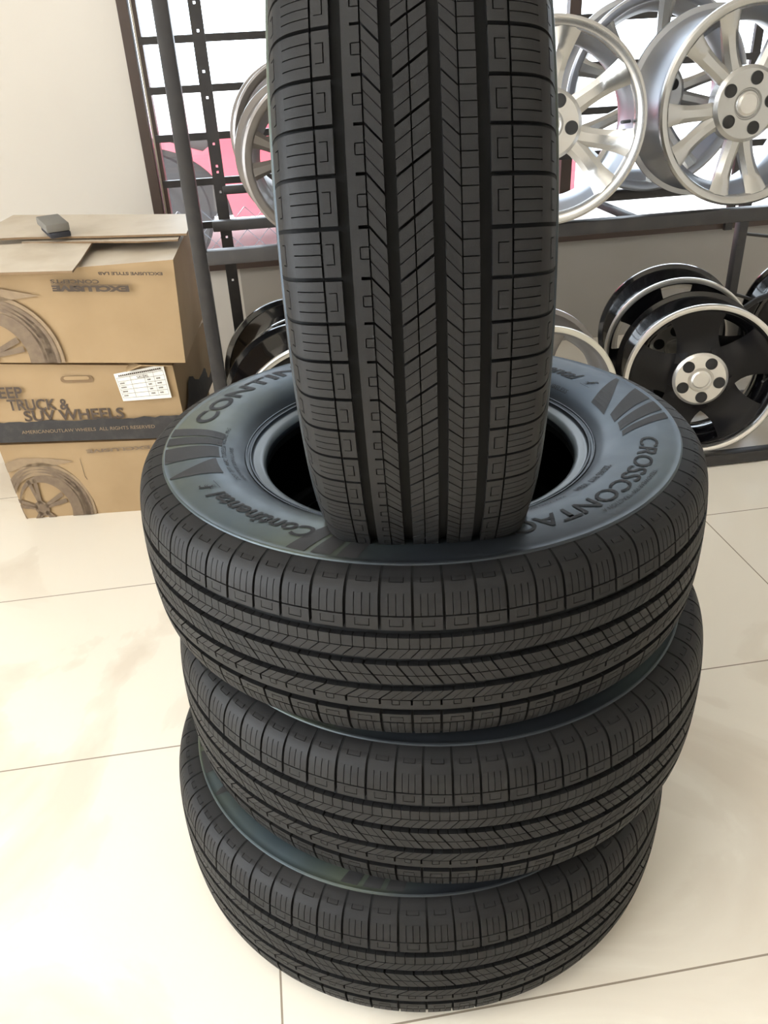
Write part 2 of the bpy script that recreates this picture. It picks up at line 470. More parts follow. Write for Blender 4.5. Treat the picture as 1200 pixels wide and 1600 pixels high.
TV, TF = build_tread()

def side_map(bm, a_start, r0, dz=.0007, cw=True):
    """bend a flat text mesh (x along, y up) clockwise round the sidewall"""
    for v in bm.verts:
        th = a_start - v.co.x/(r0+.012)*(1 if cw else -1)
        r = r0+v.co.y
        v.co = Vector((r*math.cos(th), r*math.sin(th), z_side(r)+dz))
def side_text(s, a_deg, r0, h, parent, mt, bold=.0, shear=0, span=None, step=.006, name='lettering', spacing=1.0):
    bm = text_bm(s, size=h/.70, bold=bold, shear=shear, spacing=spacing)
    if span:
        w = max(v.co.x for v in bm.verts) - min(v.co.x for v in bm.verts)
        tw = math.radians(span)*(r0+.012)
        for v in bm.verts: v.co.x *= tw/w
    if step: bm_dice(bm, step)
    side_map(bm, math.radians(a_deg), r0)
    o = bmobj(name, bm, mt, parent)
    return o
def wedge(bm, aI0, aI1, aO0, aO1, rI, rO, bow=1.0, dz=.0006):
    n, q = 12, 6; grid = []
    for i in range(n+1):
        f = i/n; r = rI+(rO-rI)*f
        fb = f + bow*.35*f*(1-f)
        a = aI0+(aO0-aI0)*fb; b = aI1+(aO1-aI1)*fb
        row = []
        for j in range(q+1):
            th = math.radians(a+(b-a)*j/q)
            row.append(bm.verts.new((r*math.cos(th), r*math.sin(th), z_side(r)+dz)))
        grid.append(row)
    for i in range(n):
        for j in range(q):
            bm.faces.new((grid[i][j], grid[i][j+1], grid[i+1][j+1], grid[i+1][j]))
def horse(parent, a_deg, r0, s):
    """rearing horse mark beside the word: curved body, neck, head, legs, tail and a short base line"""
    strokes = [  # (points, widths) in units of s
        ([(.30, .30), (.42, .48), (.50, .68), (.60, .80)], [.20, .17, .13, .09]),        # body and neck
        ([(.60, .80), (.74, .82), (.84, .74)], [.11, .09, .04]),                         # head
        ([(.56, .84), (.50, .94), (.44, .80)], [.03, .05, .03]),                         # mane
        ([(.44, .52), (.64, .56), (.74, .46)], [.08, .05, .03]),                         # foreleg
        ([(.46, .46), (.62, .44), (.66, .33)], [.07, .045, .03]),                        # foreleg
        ([(.30, .32), (.44, .18), (.36, .04)], [.14, .07, .04]),                         # hind leg
        ([(.28, .30), (.26, .14), (.14, .05)], [.10, .06, .03]),                         # hind leg
        ([(.26, .38), (.12, .42), (.04, .26)], [.06, .06, .02]),                         # tail
        ([(-.10, -.06), (.95, -.06)], [.03, .03])]
    bm = bmesh.new()
    for pts, wd in strokes:
        L_ = []; R_ = []
        for i, p in enumerate(pts):
            a = Vector(pts[max(i-1, 0)]); b = Vector(pts[min(i+1, len(pts)-1)])
            t = (b-a).normalized(); nn = Vector((-t.y, t.x)); p = Vector(p)
            L_.append(p+nn*wd[i]/2); R_.append(p-nn*wd[i]/2)
        vs = [(bm.verts.new((l.x*s, l.y*s, 0)), bm.verts.new((r.x*s, r.y*s, 0))) for l, r in zip(L_, R_)]
        for (a, b), (c, d) in zip(vs, vs[1:]): bm.faces.new((a, b, d, c))
    side_map(bm, math.radians(a_deg), r0, .0008)
    return bmobj('horse_mark', bm, M['letter'], parent)

def make_tire():
    t = empty('tire')
    V, F = revolve(loop2, 280)
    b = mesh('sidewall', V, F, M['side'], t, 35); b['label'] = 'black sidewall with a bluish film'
    b.data.materials.append(M['liner']); b.data.materials.append(M['bead'])
    nl = len(loop2)
    # inside surface gets dark liner; groove floors too, shade deepened in their colour
    idx = [i for i, (r, z) in enumerate(loop2)]
    hb = len(half) - 12
    for p in b.data.polygons:
        c = p.center; rr = math.hypot(c.x, c.y)
        j = p.index % nl
        r_, z_ = loop2[j]
        inner = any(abs(r_-q[0]) < 1e-6 and abs(abs(z_)-q[1]) < 1e-6 for q in bead[13:])
        if inner or (abs(z_) < .1025 and r_ > .31 and abs(c.z) < .1024 and not inner): p.material_index = 1
        elif .1999 < rr < .2135: p.material_index = 2
    mesh('tread', TV, TF, M['tread'], t, 30)
    K = M['letter']
    side_text('CONTINENTAL', 165.5, .2755, .0265, t, K, bold=.0009, span=84)
    side_text('CROSSCONTACT', -23.2, .276, .0205, t, K, bold=.0004, span=63)
    # first letters of the two words are taller: thicken by a second pass is not needed at this size
    for a in (50.5, -121.5):
        side_text('Continental', a, .262 if a > 0 else .2790, .0200, t, K, bold=.0007, shear=.28, span=31 if a < 0 else 29)
        horse(t, a-33.0, .262 if a > 0 else .2790, .021)
    for args in ((171.3, 175.2, 168.0, 172.3, .250, .322),
                 (175.6, 179.7, 173.4, 177.6, .251, .322),
                 (180.4, 187.4, 179.3, 187.0, .255, .322),
                 (188.0, 198.0, 194.2, 195.0, .260, .320),
                 (5.4, 355.2-360, 15.9, 14.7, .244, .317),
                 (353.5-360, 348.0-360, 7.9, .8, .250, .317),
                 (346.8-360, 341.6-360, 359.0-360, 353.7-360, .253, .318),
                 (341.0-360, 337.8-360, 352.1-360, 348.8-360, .255, .318)):
        bm = bmesh.new(); wedge(bm, *args); bmobj('claw_emblem', bm, M['emblem'], t)
    for k in range(3):
        bm = bmesh.new(); wedge(bm, 240.3+k*4.6, 244+k*4.6, 234.8+k*5, 238.6+k*5, .262, .318); bmobj('claw_emblem', bm, M['emblem'], t)
    # small moulded writing
    side_text('DOT  3J1T  A6R2  TUBELESS  RADIAL  M+S', 203, .247, .0050, t, K, span=36, step=0, name='small_lettering')
    side_text('TREAD 4 PLIES  SIDEWALL 2 PLIES', 203, .238, .0042, t, K, span=24, step=0, name='small_lettering')
    side_text('225/65 R17 102H', -41, .2480, .0080, t, K, bold=.0003, span=17, step=0, name='small_lettering')
    side_text('MAX LOAD 850 KG', -62, .2500, .0050, t, K, span=14, step=0, name='small_lettering')
    side_text('TREADWEAR 700  TRACTION A', -40, .3010, .0050, t, K, span=22, step=0, name='small_lettering')
    side_text('RADIAL TUBELESS', 38, .2360, .0060, t, K, span=20, step=0, name='small_lettering')
    return t
tire = make_tire()
G = 'all-season tires on display'
TWD = .2144
spots = [(.1465, .8995, TWD*.5, 8, 'black tire lying flat directly on the tile floor, bottom of the stack'),
         (.183, .920, TWD*1.5, -7, 'black tire in the middle of the stack, between two other flat tires'),
         (.169, .946, TWD*2.5-.0005, 0, 'topmost flat tire of the stack, bluish lettered sidewall facing up')]
for i, (x, y, z, a, lb) in enumerate(spots):
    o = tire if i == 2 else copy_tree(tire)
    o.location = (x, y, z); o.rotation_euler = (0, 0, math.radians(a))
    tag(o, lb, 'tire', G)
up = copy_tree(tire)
up.matrix_world = Matrix.Translation((.1665, .924, .882)) @ Matrix.Rotation(math.radians(-9.7), 4, 'Z') @ \
    Matrix.Rotation(math.radians(-.45), 4, 'Y') @ Matrix.Rotation(PI/2, 4, 'Y') @ Matrix.Rotation(math.radians(11), 4, 'Z')
tag(up, 'black tire standing upright in the hole of the stack, tread facing the viewer', 'tire', G)
for o in (tire, up):
    pass

# ------------------------------------------------------------ wheels
def make_wheel(name, R, wd, style, face, barrel, lip, spokes, hubR=.075, rec=.012, lugR=.052, lug_r=.012, spw=.030, cap=None):
    """local +z is the face normal; z = 0 is the lip plane"""
    t = empty(name)
    prof_ = [(R, -.001), (R, -.010), (R-.012, -.016), (R-.016, -.030), (R-.028, -.055), (R-.040, -.075), (R-.040, -.110),
             (R-.030, -wd*.72), (R-.020, -wd+.030), (R-.014, -wd+.014), (R-.002, -wd+.010), (R-.002, -wd+.002), (R-.006, -wd),
             (R-.012, -wd+.004), (R-.024, -wd+.012), (R-.034, -wd*.72), (R-.046, -.110), (R-.046, -.070), (R-.034, -.045),
             (R-.024, -.022), (R-.016, -.006), (R-.006, .000)]
    V, F = revolve(prof_, 120)
    mesh('barrel', V, F, barrel, t, 40)
    lp = [(R+.001, -.008), (R+.001, -.001), (R-.002, .002), (R-.009, .0025), (R-.013, .000), (R-.013, -.004), (R-.006, -.006)]
    if style == 'silver':
        lp = [(R+.001, -.008), (R+.001, .000), (R-.004, .003), (R-.015, .001), (R-.021, -.006), (R-.024, -.016), (R-.018, -.012), (R-.010, -.006)]
    V, F = revolve(lp, 120); mesh('lip', V, F, lip, t, 40)
    # spokes
    Ri = R-.020
    for sp in spokes:
        a, conv, sw = sp                        # angle, convergence toward a pair centre at the hub (deg), width factor
        bm = bmesh.new(); rows = []
        n = 9
        for i in range(n+1):
            f = i/n; r = hubR*.72 + (Ri-hubR*.72)*f
            ac = math.radians(a + conv*(1-f)**1.5)
            wdt = spw*sw*(.80+.25*abs(2*f-1)**2 + .25*f*f)
            ztop = -rec - .020*math.sin(PI*min(1, f*1.15))*(1 if style != 'black' else .9) * (1 - f*.35)
            if style == 'silver': ztop = -rec*(1-f) - .003 - .010*math.sin(PI*f)
            ztop -= .005*(1-f)
            th = .030 - .010*f
            d = Vector((math.cos(ac), math.sin(ac), 0)); s_ = Vector((-d.y, d.x, 0)); c = d*r
            ch = wdt*.28
            pts = [c + s_*(wdt/2-ch) + Vector((0, 0, ztop)), c + s_*wdt/2 + Vector((0, 0, ztop-.007)), c + s_*wdt*.40 + Vector((0, 0, ztop-th)),
                   c - s_*wdt*.40 + Vector((0, 0, ztop-th)), c - s_*wdt/2 + Vector((0, 0, ztop-.007)), c - s_*(wdt/2-ch) + Vector((0, 0, ztop))]
            rows.append([bm.verts.new(p) for p in pts])
        for p, q in zip(rows, rows[1:]):
            for k in range(6): bm.faces.new((p[k], p[(k+1) % 6], q[(k+1) % 6], q[k]))
        bm.faces.new(rows[0]); bm.faces.new(rows[-1])
        bmobj('spoke', bm, face, t, 28)
    hp = [(0, -rec-.001), (.026, -rec-.001), (.030, -rec-.006), (.031, -rec-.006), (.034, -rec-.001), (hubR*.9, -rec-.002), (hubR, -rec-.008), (hubR, -rec-.034), (0, -rec-.034)]
    V, F = revolve(hp, 64, closed=False)
    hb_ = mesh('hub', V, F, lip if cap else face, t, 30)
    V, F = revolve([(0, -rec+.002), (.020, -rec+.002), (.0245, -rec-.001), (.0245, -rec-.004)], 40, closed=False)
    mesh('center_cap', V, F, cap or face, hb_, 30)
    for k in range(5):
        a = math.radians(36+72*k + (spokes[0][0] if spokes else 0))
        cx_, cy_ = lugR*math.cos(a), lugR*math.sin(a)
        V, F = revolve([(lug_r+.0025, -rec-.0012), (lug_r+.002, -rec+.0008), (lug_r, -rec+.0008), (lug_r*.96, -rec-.0002), (0, -rec-.0002)], 24, closed=False)
        o = mesh('lug_hole', [(x+cx_, y+cy_, z) for x, y, z in V], F, M['hole'], hb_, 30)
    # valve
    bm = bmesh.new(); tube(bm, [(R-.03, 0, -.03), (R-.042, 0, -.018), (R-.05, 0, -.006)], .0035); bmobj('valve_stem', bm, M['hole'], t, 40)
    return t
def place(o, loc, n, spin=0):
    n = Vector(n).normalized()
    zup = Vector((0, 0, 1)); x = zup.cross(n).normalized(); y = n.cross(x)
    mm = Matrix((x, y, n)).transposed().to_4x4()
    mm.translation = Vector(loc)
    o.matrix_world = mm @ Matrix.Rotation(math.radians(spin), 4, 'Z')
sA = [(a, c, 1.0) for a, c in ((-44, 10), (-13, -8), (32, 0), (80, 8), (104, -8), (150, 8), (176, -8), (222, 8), (250, -8))]
wA = make_wheel('alloy_wheel', .2065, .19, 'silver', M['silver'], M['darksilver'], M['silver'], sA, hubR=.074, rec=.014, lugR=.052, lug_r=.012, spw=.046)
place(wA, (.638, 1.860, .901), (-.28, -1, .03))
tag(wA, 'silver twin-spoke alloy wheel on the upper rack, right beside the upright tire', 'wheel', 'bare wheels on the rack')
sB = []
for c in (270, 198, 126, 54, -18): sB += [(c-14, 6, .85), (c+14, -6, .85)]
wB = make_wheel('alloy_wheel', .216, .215, 'silver', M['silver'], M['darksilver'], M['silver'], sB, hubR=.080, rec=.016, lugR=.054, lug_r=.012, spw=.048, cap=M['polish'])
place(wB, (1.128, 1.895, .914), (-.02, -1, .04))
tag(wB, 'large silver ten-spoke alloy wheel cut off by the top right corner', 'wheel', 'bare wheels on the rack')
sC = []
for c in (20, 92, 164, 236, 308): sC += [(c-13, 7, .85), (c+13, -7, .85)]
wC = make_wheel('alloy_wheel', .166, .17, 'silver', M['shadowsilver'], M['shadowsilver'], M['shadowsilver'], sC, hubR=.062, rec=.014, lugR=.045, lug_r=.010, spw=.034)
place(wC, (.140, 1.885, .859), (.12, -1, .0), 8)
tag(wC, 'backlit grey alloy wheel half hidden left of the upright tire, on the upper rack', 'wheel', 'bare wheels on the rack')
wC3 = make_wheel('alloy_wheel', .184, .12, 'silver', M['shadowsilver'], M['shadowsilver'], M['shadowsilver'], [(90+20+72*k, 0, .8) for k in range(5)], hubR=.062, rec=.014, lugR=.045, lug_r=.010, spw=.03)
place(wC3, (.138, 2.255, .876), (.10, -1, .0), 0)
tag(wC3, 'dark ring of a wheel against the window, behind the half-hidden grey wheel', 'wheel', 'bare wheels on the rack')
wC2 = make_wheel('alloy_wheel', .232, .17, 'silver', M['silver'], M['darksilver'], M['darksilver'], sB, hubR=.080, rec=.016, spw=.040)
place(wC2, (1.04, 2.20, .926), (-.10, -1, .0), 20)
tag(wC2, 'silver wheel standing behind two others on the upper rack, only its rim edge showing', 'wheel', 'bare wheels on the rack')

sK = [(90+9+72*k, 0, 1.7) for k in range(5)]
wD = make_wheel('black_alloy_wheel', .208, .19, 'black', M['black_face'], M['gloss'], M['polish'], sK, hubR=.0735, rec=.016, lugR=.050, lug_r=.0135, spw=.074, cap=M['polish'])
place(wD, (1.132, 1.928, .236), (-.28, -.955, .06), 0)
tag(wD, 'gloss black wheel with polished lip and round silver hub, front right on the lower rack', 'wheel', 'bare wheels on the rack')
wE = copy_tree(wD)
place(wE, (1.166, 2.150, .252), (-.26, -.965, .0), 33)
tag(wE, 'gloss black wheel directly behind the one with the silver hub, lower rack', 'wheel', 'bare wheels on the rack')
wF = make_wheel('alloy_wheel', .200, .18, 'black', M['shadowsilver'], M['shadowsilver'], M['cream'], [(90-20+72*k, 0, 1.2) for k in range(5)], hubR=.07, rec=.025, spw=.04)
place(wF, (.672, 1.905, .240), (-.12, -.99, -.03), 10)
tag(wF, 'dull grey wheel with a cream lip peeking out right of the upright tire, lower rack', 'wheel', 'bare wheels on the rack')
wG = copy_tree(wD)
place(wG, (.082, 1.905, .243), (.20, -.98, -.03), 10)
tag(wG, 'black wheel with a pale lip left of the upright tire, just above the stacked tire', 'wheel', 'bare wheels on the rack')
wH = copy_tree(wD)
for ch in wH.children:
    if ch.name.startswith('lip'):
        ch.data = ch.data.copy(); ch.data.materials[0] = M['gloss']
place(wH, (.075, 2.14, .247), (.15, -.98, -.03), 40)
tag(wH, 'all-black wheel beside the left post of the rack, rearmost on the lower level', 'wheel', 'bare wheels on the rack')
wI = copy_tree(wH)
place(wI, (1.66, 2.20, .245), (-.35, -.95, 0), 70)
tag(wI, 'black wheel at the right picture edge behind the silver-hubbed wheel', 'wheel', 'bare wheels on the rack')

# ------------------------------------------------------------ rack
rk = empty('steel_rack', (0, 0, 0))
tag(rk, 'black welded steel rack along the window carrying two levels of wheels', 'rack')
FY, BY = 1.885, 2.28
def beam(name, c): return boxobj(name, c, M['steel'], rk, .002)
beam('post', (-.160, FY-.016, 0, -.129, FY+.016, 1.95))
beam('post', (1.95, FY-.017, 0, 1.984, FY+.017, 1.95))
beam('post', (1.382, BY, 0, 1.408, BY+.03, .665))
beam('post', (.45, BY, 0, .48, BY+.03, .665))
beam('beam', (-.129, FY-.017, .662, 1.95, FY+.017, .692))
beam('beam', (-.129, BY-.015, .662, 1.95, BY+.015, .688))
beam('beam', (-.129, FY-.017, .004, 1.95, FY+.017, .036))
beam('beam', (-.129, BY-.015, .004, 1.95, BY+.015, .036))
for x in (.06, .90, 1.5): beam('cross_bar', (x-.008, FY+.017, .664, x+.008, BY-.015, .682))
for z0 in (.006,): beam('cross_bar', (-.146, FY+.017, z0, -.120, BY+.1, z0+.022))
for z0 in (1.90,): beam('beam', (-.129, FY-.017, z0, 1.95, FY+.017, z0+.03))
# perforated angle post (real holes)
bm = bmesh.new(); px0, px1, py = -.118, -.086, 2.40
box(bm, px0, py, 0, px0+.013, py+.004, 1.95); box(bm, px1-.013, py, 0, px1, py+.004, 1.95)
z = 0.02
hz = [.50, .62, .74, .79, .805, .86, .97, 1.03, 1.12, 1.18, 1.30, 1.42, 1.54, 1.66, 1.78]
lo = 0
for h in hz:
    box(bm, px0+.013, py, lo, px1-.013, py+.004, h); lo = h+.006
box(bm, px0+.013, py, lo, px1-.013, py+.004, 1.95)
bmobj('perforated_post', bm, M['steel'], rk)
beam('bracket', (-.095, 2.395, .735, .06, 2.42, .757))
bm = bmesh.new(); tube(bm, [(1.41, 2.3, .535), (1.62, 2.3, .50), (2.0, 2.3, .43)], .0045); bmobj('brace_rod', bm, M['steel'], rk, 40)
bm = bmesh.new(); tube(bm, [(1.40, 2.3, .36), (1.50, 2.3, .325), (1.70, 2.3, .25)], .005); bmobj('brace_rod', bm, M['steel'], rk, 40)
bm = bmesh.new(); tube(bm, [(1.385, 2.26, .355), (1.395, 2.25, .335), (1.41, 2.24, .325), (1.45, 2.24, .35), (1.50, 2.25, .36)], .009)
cb = bmobj('black_cable', bm, M['cable'], None, 40)
tag(cb, 'short bent black cable lying over the wheels at the right edge', 'cable')

# ------------------------------------------------------------ cartons
def warp_box(name, fr, bk, mt, mt_top, parent, n=10, dent=.004, seed=1, bulge=.004):
    """fr, bk: 4 corners (BL, BR, TR, TL) front and back"""
    rg = random.Random(seed)
    fr = [Vector(p) for p in fr]; bk = [Vector(p) for p in bk]
    V = []; F = []; mi = []
    def lerp4(q, u, v): return (q[0]*(1-u)+q[1]*u)*(1-v) + (q[3]*(1-u)+q[2]*u)*v
    faces = [(fr[0], fr[1], fr[2], fr[3], 0), (bk[1], bk[0], bk[3], bk[2], 0), (fr[1], bk[1], bk[2], fr[2], 0),
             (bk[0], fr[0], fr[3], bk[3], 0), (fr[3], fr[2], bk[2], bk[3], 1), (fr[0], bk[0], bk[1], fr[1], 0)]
    bm = bmesh.new()
    for q in faces:
        nrm = (q[1]-q[0]).cross(q[3]-q[0]).normalized()
        ph = [rg.uniform(0, 6.28) for _ in range(4)]
        g = []
        for i in range(n+1):
            row = []
            for j in range(n+1):
                u, v = i/n, j/n
                e = min(1, 8*u*(1-u))*min(1, 8*v*(1-v))
                d = 0 if abs(nrm.z) > .7 else (bulge*16*u*(1-u)*v*(1-v) + dent*e*(math.sin(5*u+ph[0])*math.sin(4*v+ph[1]) + .5*math.sin(11*u+ph[2])*math.sin(9*v+ph[3])))
                row.append(bm.verts.new(lerp4(q[:4], u, v) + nrm*d))
            g.append(row)
        for i in range(n):
            for j in range(n):
                f = bm.faces.new((g[i][j], g[i+1][j], g[i+1][j+1], g[i][j+1])); f.material_index = q[4]
    bmesh.ops.remove_doubles(bm, verts=bm.verts, dist=1e-4)
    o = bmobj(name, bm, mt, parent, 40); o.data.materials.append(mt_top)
    return o
class Face:
    """maps (u in metres from the left, v in metres from the bottom) on a carton's front"""
    def __init__(s, fr, off=.0025):
        s.c = [Vector(p) for p in fr]; s.w = (s.c[1]-s.c[0]).length; s.h = (s.c[3]-s.c[0]).length
        s.n = (s.c[1]-s.c[0]).cross(s.c[3]-s.c[0]).normalized(); s.off = off
    def p(s, x, y, k=1.0):
        u, v = x/s.w, y/s.h; q = s.c
        return q[0] + (q[1]-q[0])*u + (q[3]-q[0])*v + s.n*s.off*k
    def apply(s, bm, k=1.0):
        for v in bm.verts: v.co = s.p(v.co.x, v.co.y, k)
def ftext(F_, s, x, y, h, w, parent, mt, bold=0, flip=False, name='printed_text', k=1.0, shear=0, rot=0):
    bm = text_bm(s, size=h/.7, bold=bold, shear=shear)
    x0 = min(v.co.x for v in bm.verts); x1 = max(v.co.x for v in bm.verts)
    for v in bm.verts:
        v.co.x = (v.co.x-x0)*w/(x1-x0)
        if flip: v.co.x, v.co.y = w-v.co.x, h-v.co.y
        v.co.x += x; v.co.y += y + rot*(v.co.x-x)
    F_.apply(bm, k)
    return bmobj(name, bm, mt, parent)
def clip(bm, lim):
    for co, no in lim:
        g = list(bm.verts)+list(bm.edges)+list(bm.faces)
        bmesh.ops.bisect_plane(bm, geom=g, plane_co=Vector(co), plane_no=Vector(no), clear_outer=True)
def art(F_, cx, cy, Rx, Ry, lim, parent):
    """printed picture of a tyre and its five split spokes"""
    def ring(bm, a, b, n=64, sh=0):
        vs = [(bm.verts.new((cx+sh+Rx*a*math.cos(2*PI*i/n), cy+Ry*a*math.sin(2*PI*i/n), 0)),
               bm.verts.new((cx+Rx*b*math.cos(2*PI*i/n), cy+Ry*b*math.sin(2*PI*i/n), 0))) for i in range(n)]
        for i in range(n):
            p, q = vs[i], vs[(i+1) % n]; bm.faces.new((p[0], q[0], q[1], p[1]))
    bm = bmesh.new(); ring(bm, .72, 1.0, sh=-Rx*.12)
    bm.verts.ensure_lookup_table()
    # dark fender sweep above the tyre
    pts = [(-1.0, .95), (-.4, 1.12), (.3, 1.08), (.85, .98), (.3, .90), (-.3, .93), (-.8, .82)]
    bm.faces.new([bm.verts.new((cx+Rx*x, cy+Ry*y, 0)) for x, y in pts])
    clip(bm, lim); F_.apply(bm, 1.0); bmobj('printed_tire', bm, M['ink3'], parent)
    bm = bmesh.new(); ring(bm, .58, .73, sh=-Rx*.13)
    def poly(pp): bm.faces.new([bm.verts.new((cx-Rx*.25+Rx*x, cy+Ry*y, 0)) for x, y in pp])
    for k in range(5):
        for s_ in (-1, 1):
            a = 2*PI*k/5+.35+s_*.12; w = .035
            d = (math.cos(a), math.sin(a)); nn = (-d[1], d[0])
            poly([(d[0]*.1+nn[0]*w, d[1]*.1+nn[1]*w), (d[0]*.1-nn[0]*w, d[1]*.1-nn[1]*w), (d[0]*.66-nn[0]*w*1.3, d[1]*.66-nn[1]*w*1.3), (d[0]*.66+nn[0]*w*1.3, d[1]*.66+nn[1]*w*1.3)])
    poly([(.17*math.cos(t), .17*math.sin(t)) for t in np.linspace(0, 2*PI, 24, endpoint=False)])
    clip(bm, lim); F_.apply(bm, 1.25); bmobj('printed_wheel', bm, M['ink2'], parent)
    bm = bmesh.new()
    for rr in (.80, .86, .92): ring(bm, rr, rr+.012, sh=-Rx*.12)
    clip(bm, lim); F_.apply(bm, 1.25); bmobj('printed_tread_lines', bm, M['ink2'], parent)

GB = 'wheel cartons stacked against the wall'
# bottom carton
c1 = empty('carton', (-.5, 2.2, 0)); tag(c1, 'brown wheel carton standing on the floor, bottom of the stack of three', 'box', GB)
def loc(lst, e): return [tuple(Vector(p)-Vector(e.location)) for p in lst]
f1 = loc([(-.727, 2.028, 0), (-.262, 1.985, 0), (-.262, 1.992, .200), (-.742, 2.032, .220)], c1)
b1 = loc([(-.745, 2.47, 0), (-.225, 2.44, 0), (-.225, 2.44, .200), (-.745, 2.47, .218)], c1)
warp_box('carton_body', f1, b1, M['card'], M['card'], c1, seed=3, dent=.002)
Fa = Face(f1, .004)
art(Fa, .083, .030, .112, .135, [((0.001, 0, 0), (-1, 0, 0)), ((0, .001, 0), (0, -1, 0))], c1)
ftext(Fa, 'EXCLUSIVE', .219, .183, .009, .165, c1, M['ink2'], bold=.0005, flip=True)
bm = bmesh.new()
pts = [(.196, .168), (.195, .14), (.194, .115), (.200, .100), (.225, .103), (.262, .109)]
for (a, b) in zip(pts, pts[1:]):
    bm.faces.new([bm.verts.new((a[0], a[1], 0)), bm.verts.new((b[0], b[1], 0)), bm.verts.new((b[0]+.001, b[1]+.0015, 0)), bm.verts.new((a[0]+.001, a[1]+.0015, 0))])
Fa.apply(bm); bmobj('printed_line', bm, M['ink'], c1)
# middle carton (crushed, black band)
c2 = empty('carton', (-.5, 2.2, .225)); tag(c2, 'crushed carton with black lower band and white label, middle of the stack of three', 'box', GB)
f2 = loc([(-.80, 2.030, .232), (-.255, 1.985, .207), (-.262, 1.995, .400), (-.80, 2.045, .442)], c2)
b2 = loc([(-.80, 2.47, .230), (-.205, 2.43, .207), (-.190, 2.43, .400), (-.80, 2.47, .442)], c2)
warp_box('carton_body', f2, b2, M['card'], M['card'], c2, seed=5, dent=.005)
Fb = Face(f2, .0075)
u0 = .80-.727
ftext(Fb, 'JEEP', .087, .121, .028, .073, c2, M['ink'], bold=.0009)
ftext(Fb, 'TRUCK &', .116, .089, .028, .151, c2, M['ink'], bold=.0009, rot=-.01)
ftext(Fb, 'SUV WHEELS', .149, .059, .027, .249, c2, M['ink'], bold=.0009, rot=.008)
bm = bmesh.new(); rg = random.Random(2); n = 40; top = []
bot = [bm.verts.new((.542*i/n, .003, 0)) for i in range(n+1)]
top = [bm.verts.new((.542*i/n, (.058+.006*i/n)-.002+rg.uniform(-.0025, .003), 0)) for i in range(n+1)]
for i in range(n): bm.faces.new((bot[i], bot[i+1], top[i+1], top[i]))
Fb.apply(bm, 1.15); bmobj('printed_band', bm, M['black_ink'], c2)
ftext(Fb, 'AMERICANOUTLAW WHEELS  ALL RIGHTS RESERVED', .134, .026, .009, .336, c2, M['ink3'], k=1.4, rot=.018)
# hand hole: flat dark patch coloured as the shade inside the slot
bm = bmesh.new(); pts = []
for i in range(24):
    a = 2*PI*i/24; x = math.cos(a); y = math.sin(a)
    pts.append((.301 + .030*(1 if x > 0 else -1)*(1 if abs(x) > .02 else 0) + .010*x, .166+.0085*y - .0010*abs(x), 0))
bm.faces.new([bm.verts.new(p) for p in pts]); Fb.apply(bm, 1.2); hh_ = bmobj('hand_hole_shade', bm, M['edge'], c2)
bm = bmesh.new(); bm.faces.new([bm.verts.new((.301+.78*(p[0]-.301), .1690+(p[1]-.166)*.55, 0)) for p in pts]); Fb.apply(bm, 1.4)
bmobj('hand_hole_flap', bm, M['card'], hh_)
# white label, slightly askew
lx, ly = .355, .100
def lab(x, y):
    u, v = x/.122, y/.068
    c = [(.404, .106), (.526, .112), (.519, .198), (.394, .177)]
    q = [(c[0][i]*(1-u)+c[1][i]*u)*(1-v) + (c[3][i]*(1-u)+c[2][i]*u)*v for i in (0, 1)]
    return (q[0], q[1], 0)
bm = bmesh.new(); g = [[bm.verts.new(lab(.122*i/8, .068*j/4)) for j in range(5)] for i in range(9)]
for i in range(8):
    for j in range(4): bm.faces.new((g[i][j], g[i+1][j], g[i+1][j+1], g[i][j+1]))
Fb.apply(bm, 1.5); lbo = bmobj('shipping_label', bm, M['paper'], c2); lbo['label'] = 'white paper label with a printed grid'
bm = bmesh.new()
def bar(x0, y0, x1, y1): bm.faces.new([bm.verts.new(lab(*p)) for p in ((x0, y0), (x1, y0), (x1, y1), (x0, y1))])
for y in (.008, .018, .028, .038, .048, .057): bar(.004, y, .118, y+.0006)
for x in (.004, .036, .070, .093, .118): bar(x, .008, x+.0006, .057)
rg = random.Random(9)
for y in (.010, .020, .030, .040):
    for x in (.008, .076, .098):
        w_ = rg.uniform(.008, .014)
        for q in range(4): bar(x+q*w_/4, y+.002, x+q*w_/4+w_/6, y+.005)
for q in range(22): bar(.010+q*.0048, .0600, .0135+q*.0048, .0635)
Fb.apply(bm, 1.8); bmobj('label_print', bm, M['ink'], lbo)
bmt = text_bm('SALEAL', size=.009)
for v in bmt.verts: v.co = Vector(lab(.052+v.co.x, .0495+v.co.y*.9))
Fb.apply(bmt, 1.8); bmobj('label_print', bmt, M['ink'], lbo)
# torn black printed side
side2 = [f2[1], b2[1], b2[2], f2[2]]
Fs = Face(side2, .008)
bm = bmesh.new(); n = 30; rg = random.Random(4)
g0 = [bm.verts.new((Fs.w*i/n, .003, 0)) for i in range(n+1)]
g1 = [bm.verts.new((Fs.w*i/n, min(Fs.h*.98, .05+.15*(i/n)**.6 + rg.uniform(-.012, .012)), 0)) for i in range(n+1)]
for i in range(n): bm.faces.new((g0[i], g0[i+1], g1[i+1], g1[i]))
Fs.apply(bm); bmobj('printed_side', bm, M['black_ink'], c2)
# torn corner flap of cardboard curling up over the label
bm = bmesh.new()
P_ = [(-.375, 1.985, .398), (-.335, 1.978, .412), (-.300, 1.978, .408), (-.262, 1.982, .402), (-.262, 2.01, .404), (-.375, 2.03, .408)]
bm.faces.new([bm.verts.new(Vector(p)-Vector(c2.location)) for p in P_])
r_ = bmesh.ops.extrude_face_region(bm, geom=list(bm.faces)); bmesh.ops.translate(bm, verts=[v for v in r_['geom'] if isinstance(v, bmesh.types.BMVert)], vec=(0, 0, .003))
bmobj('torn_flap', bm, M['card'], c2)
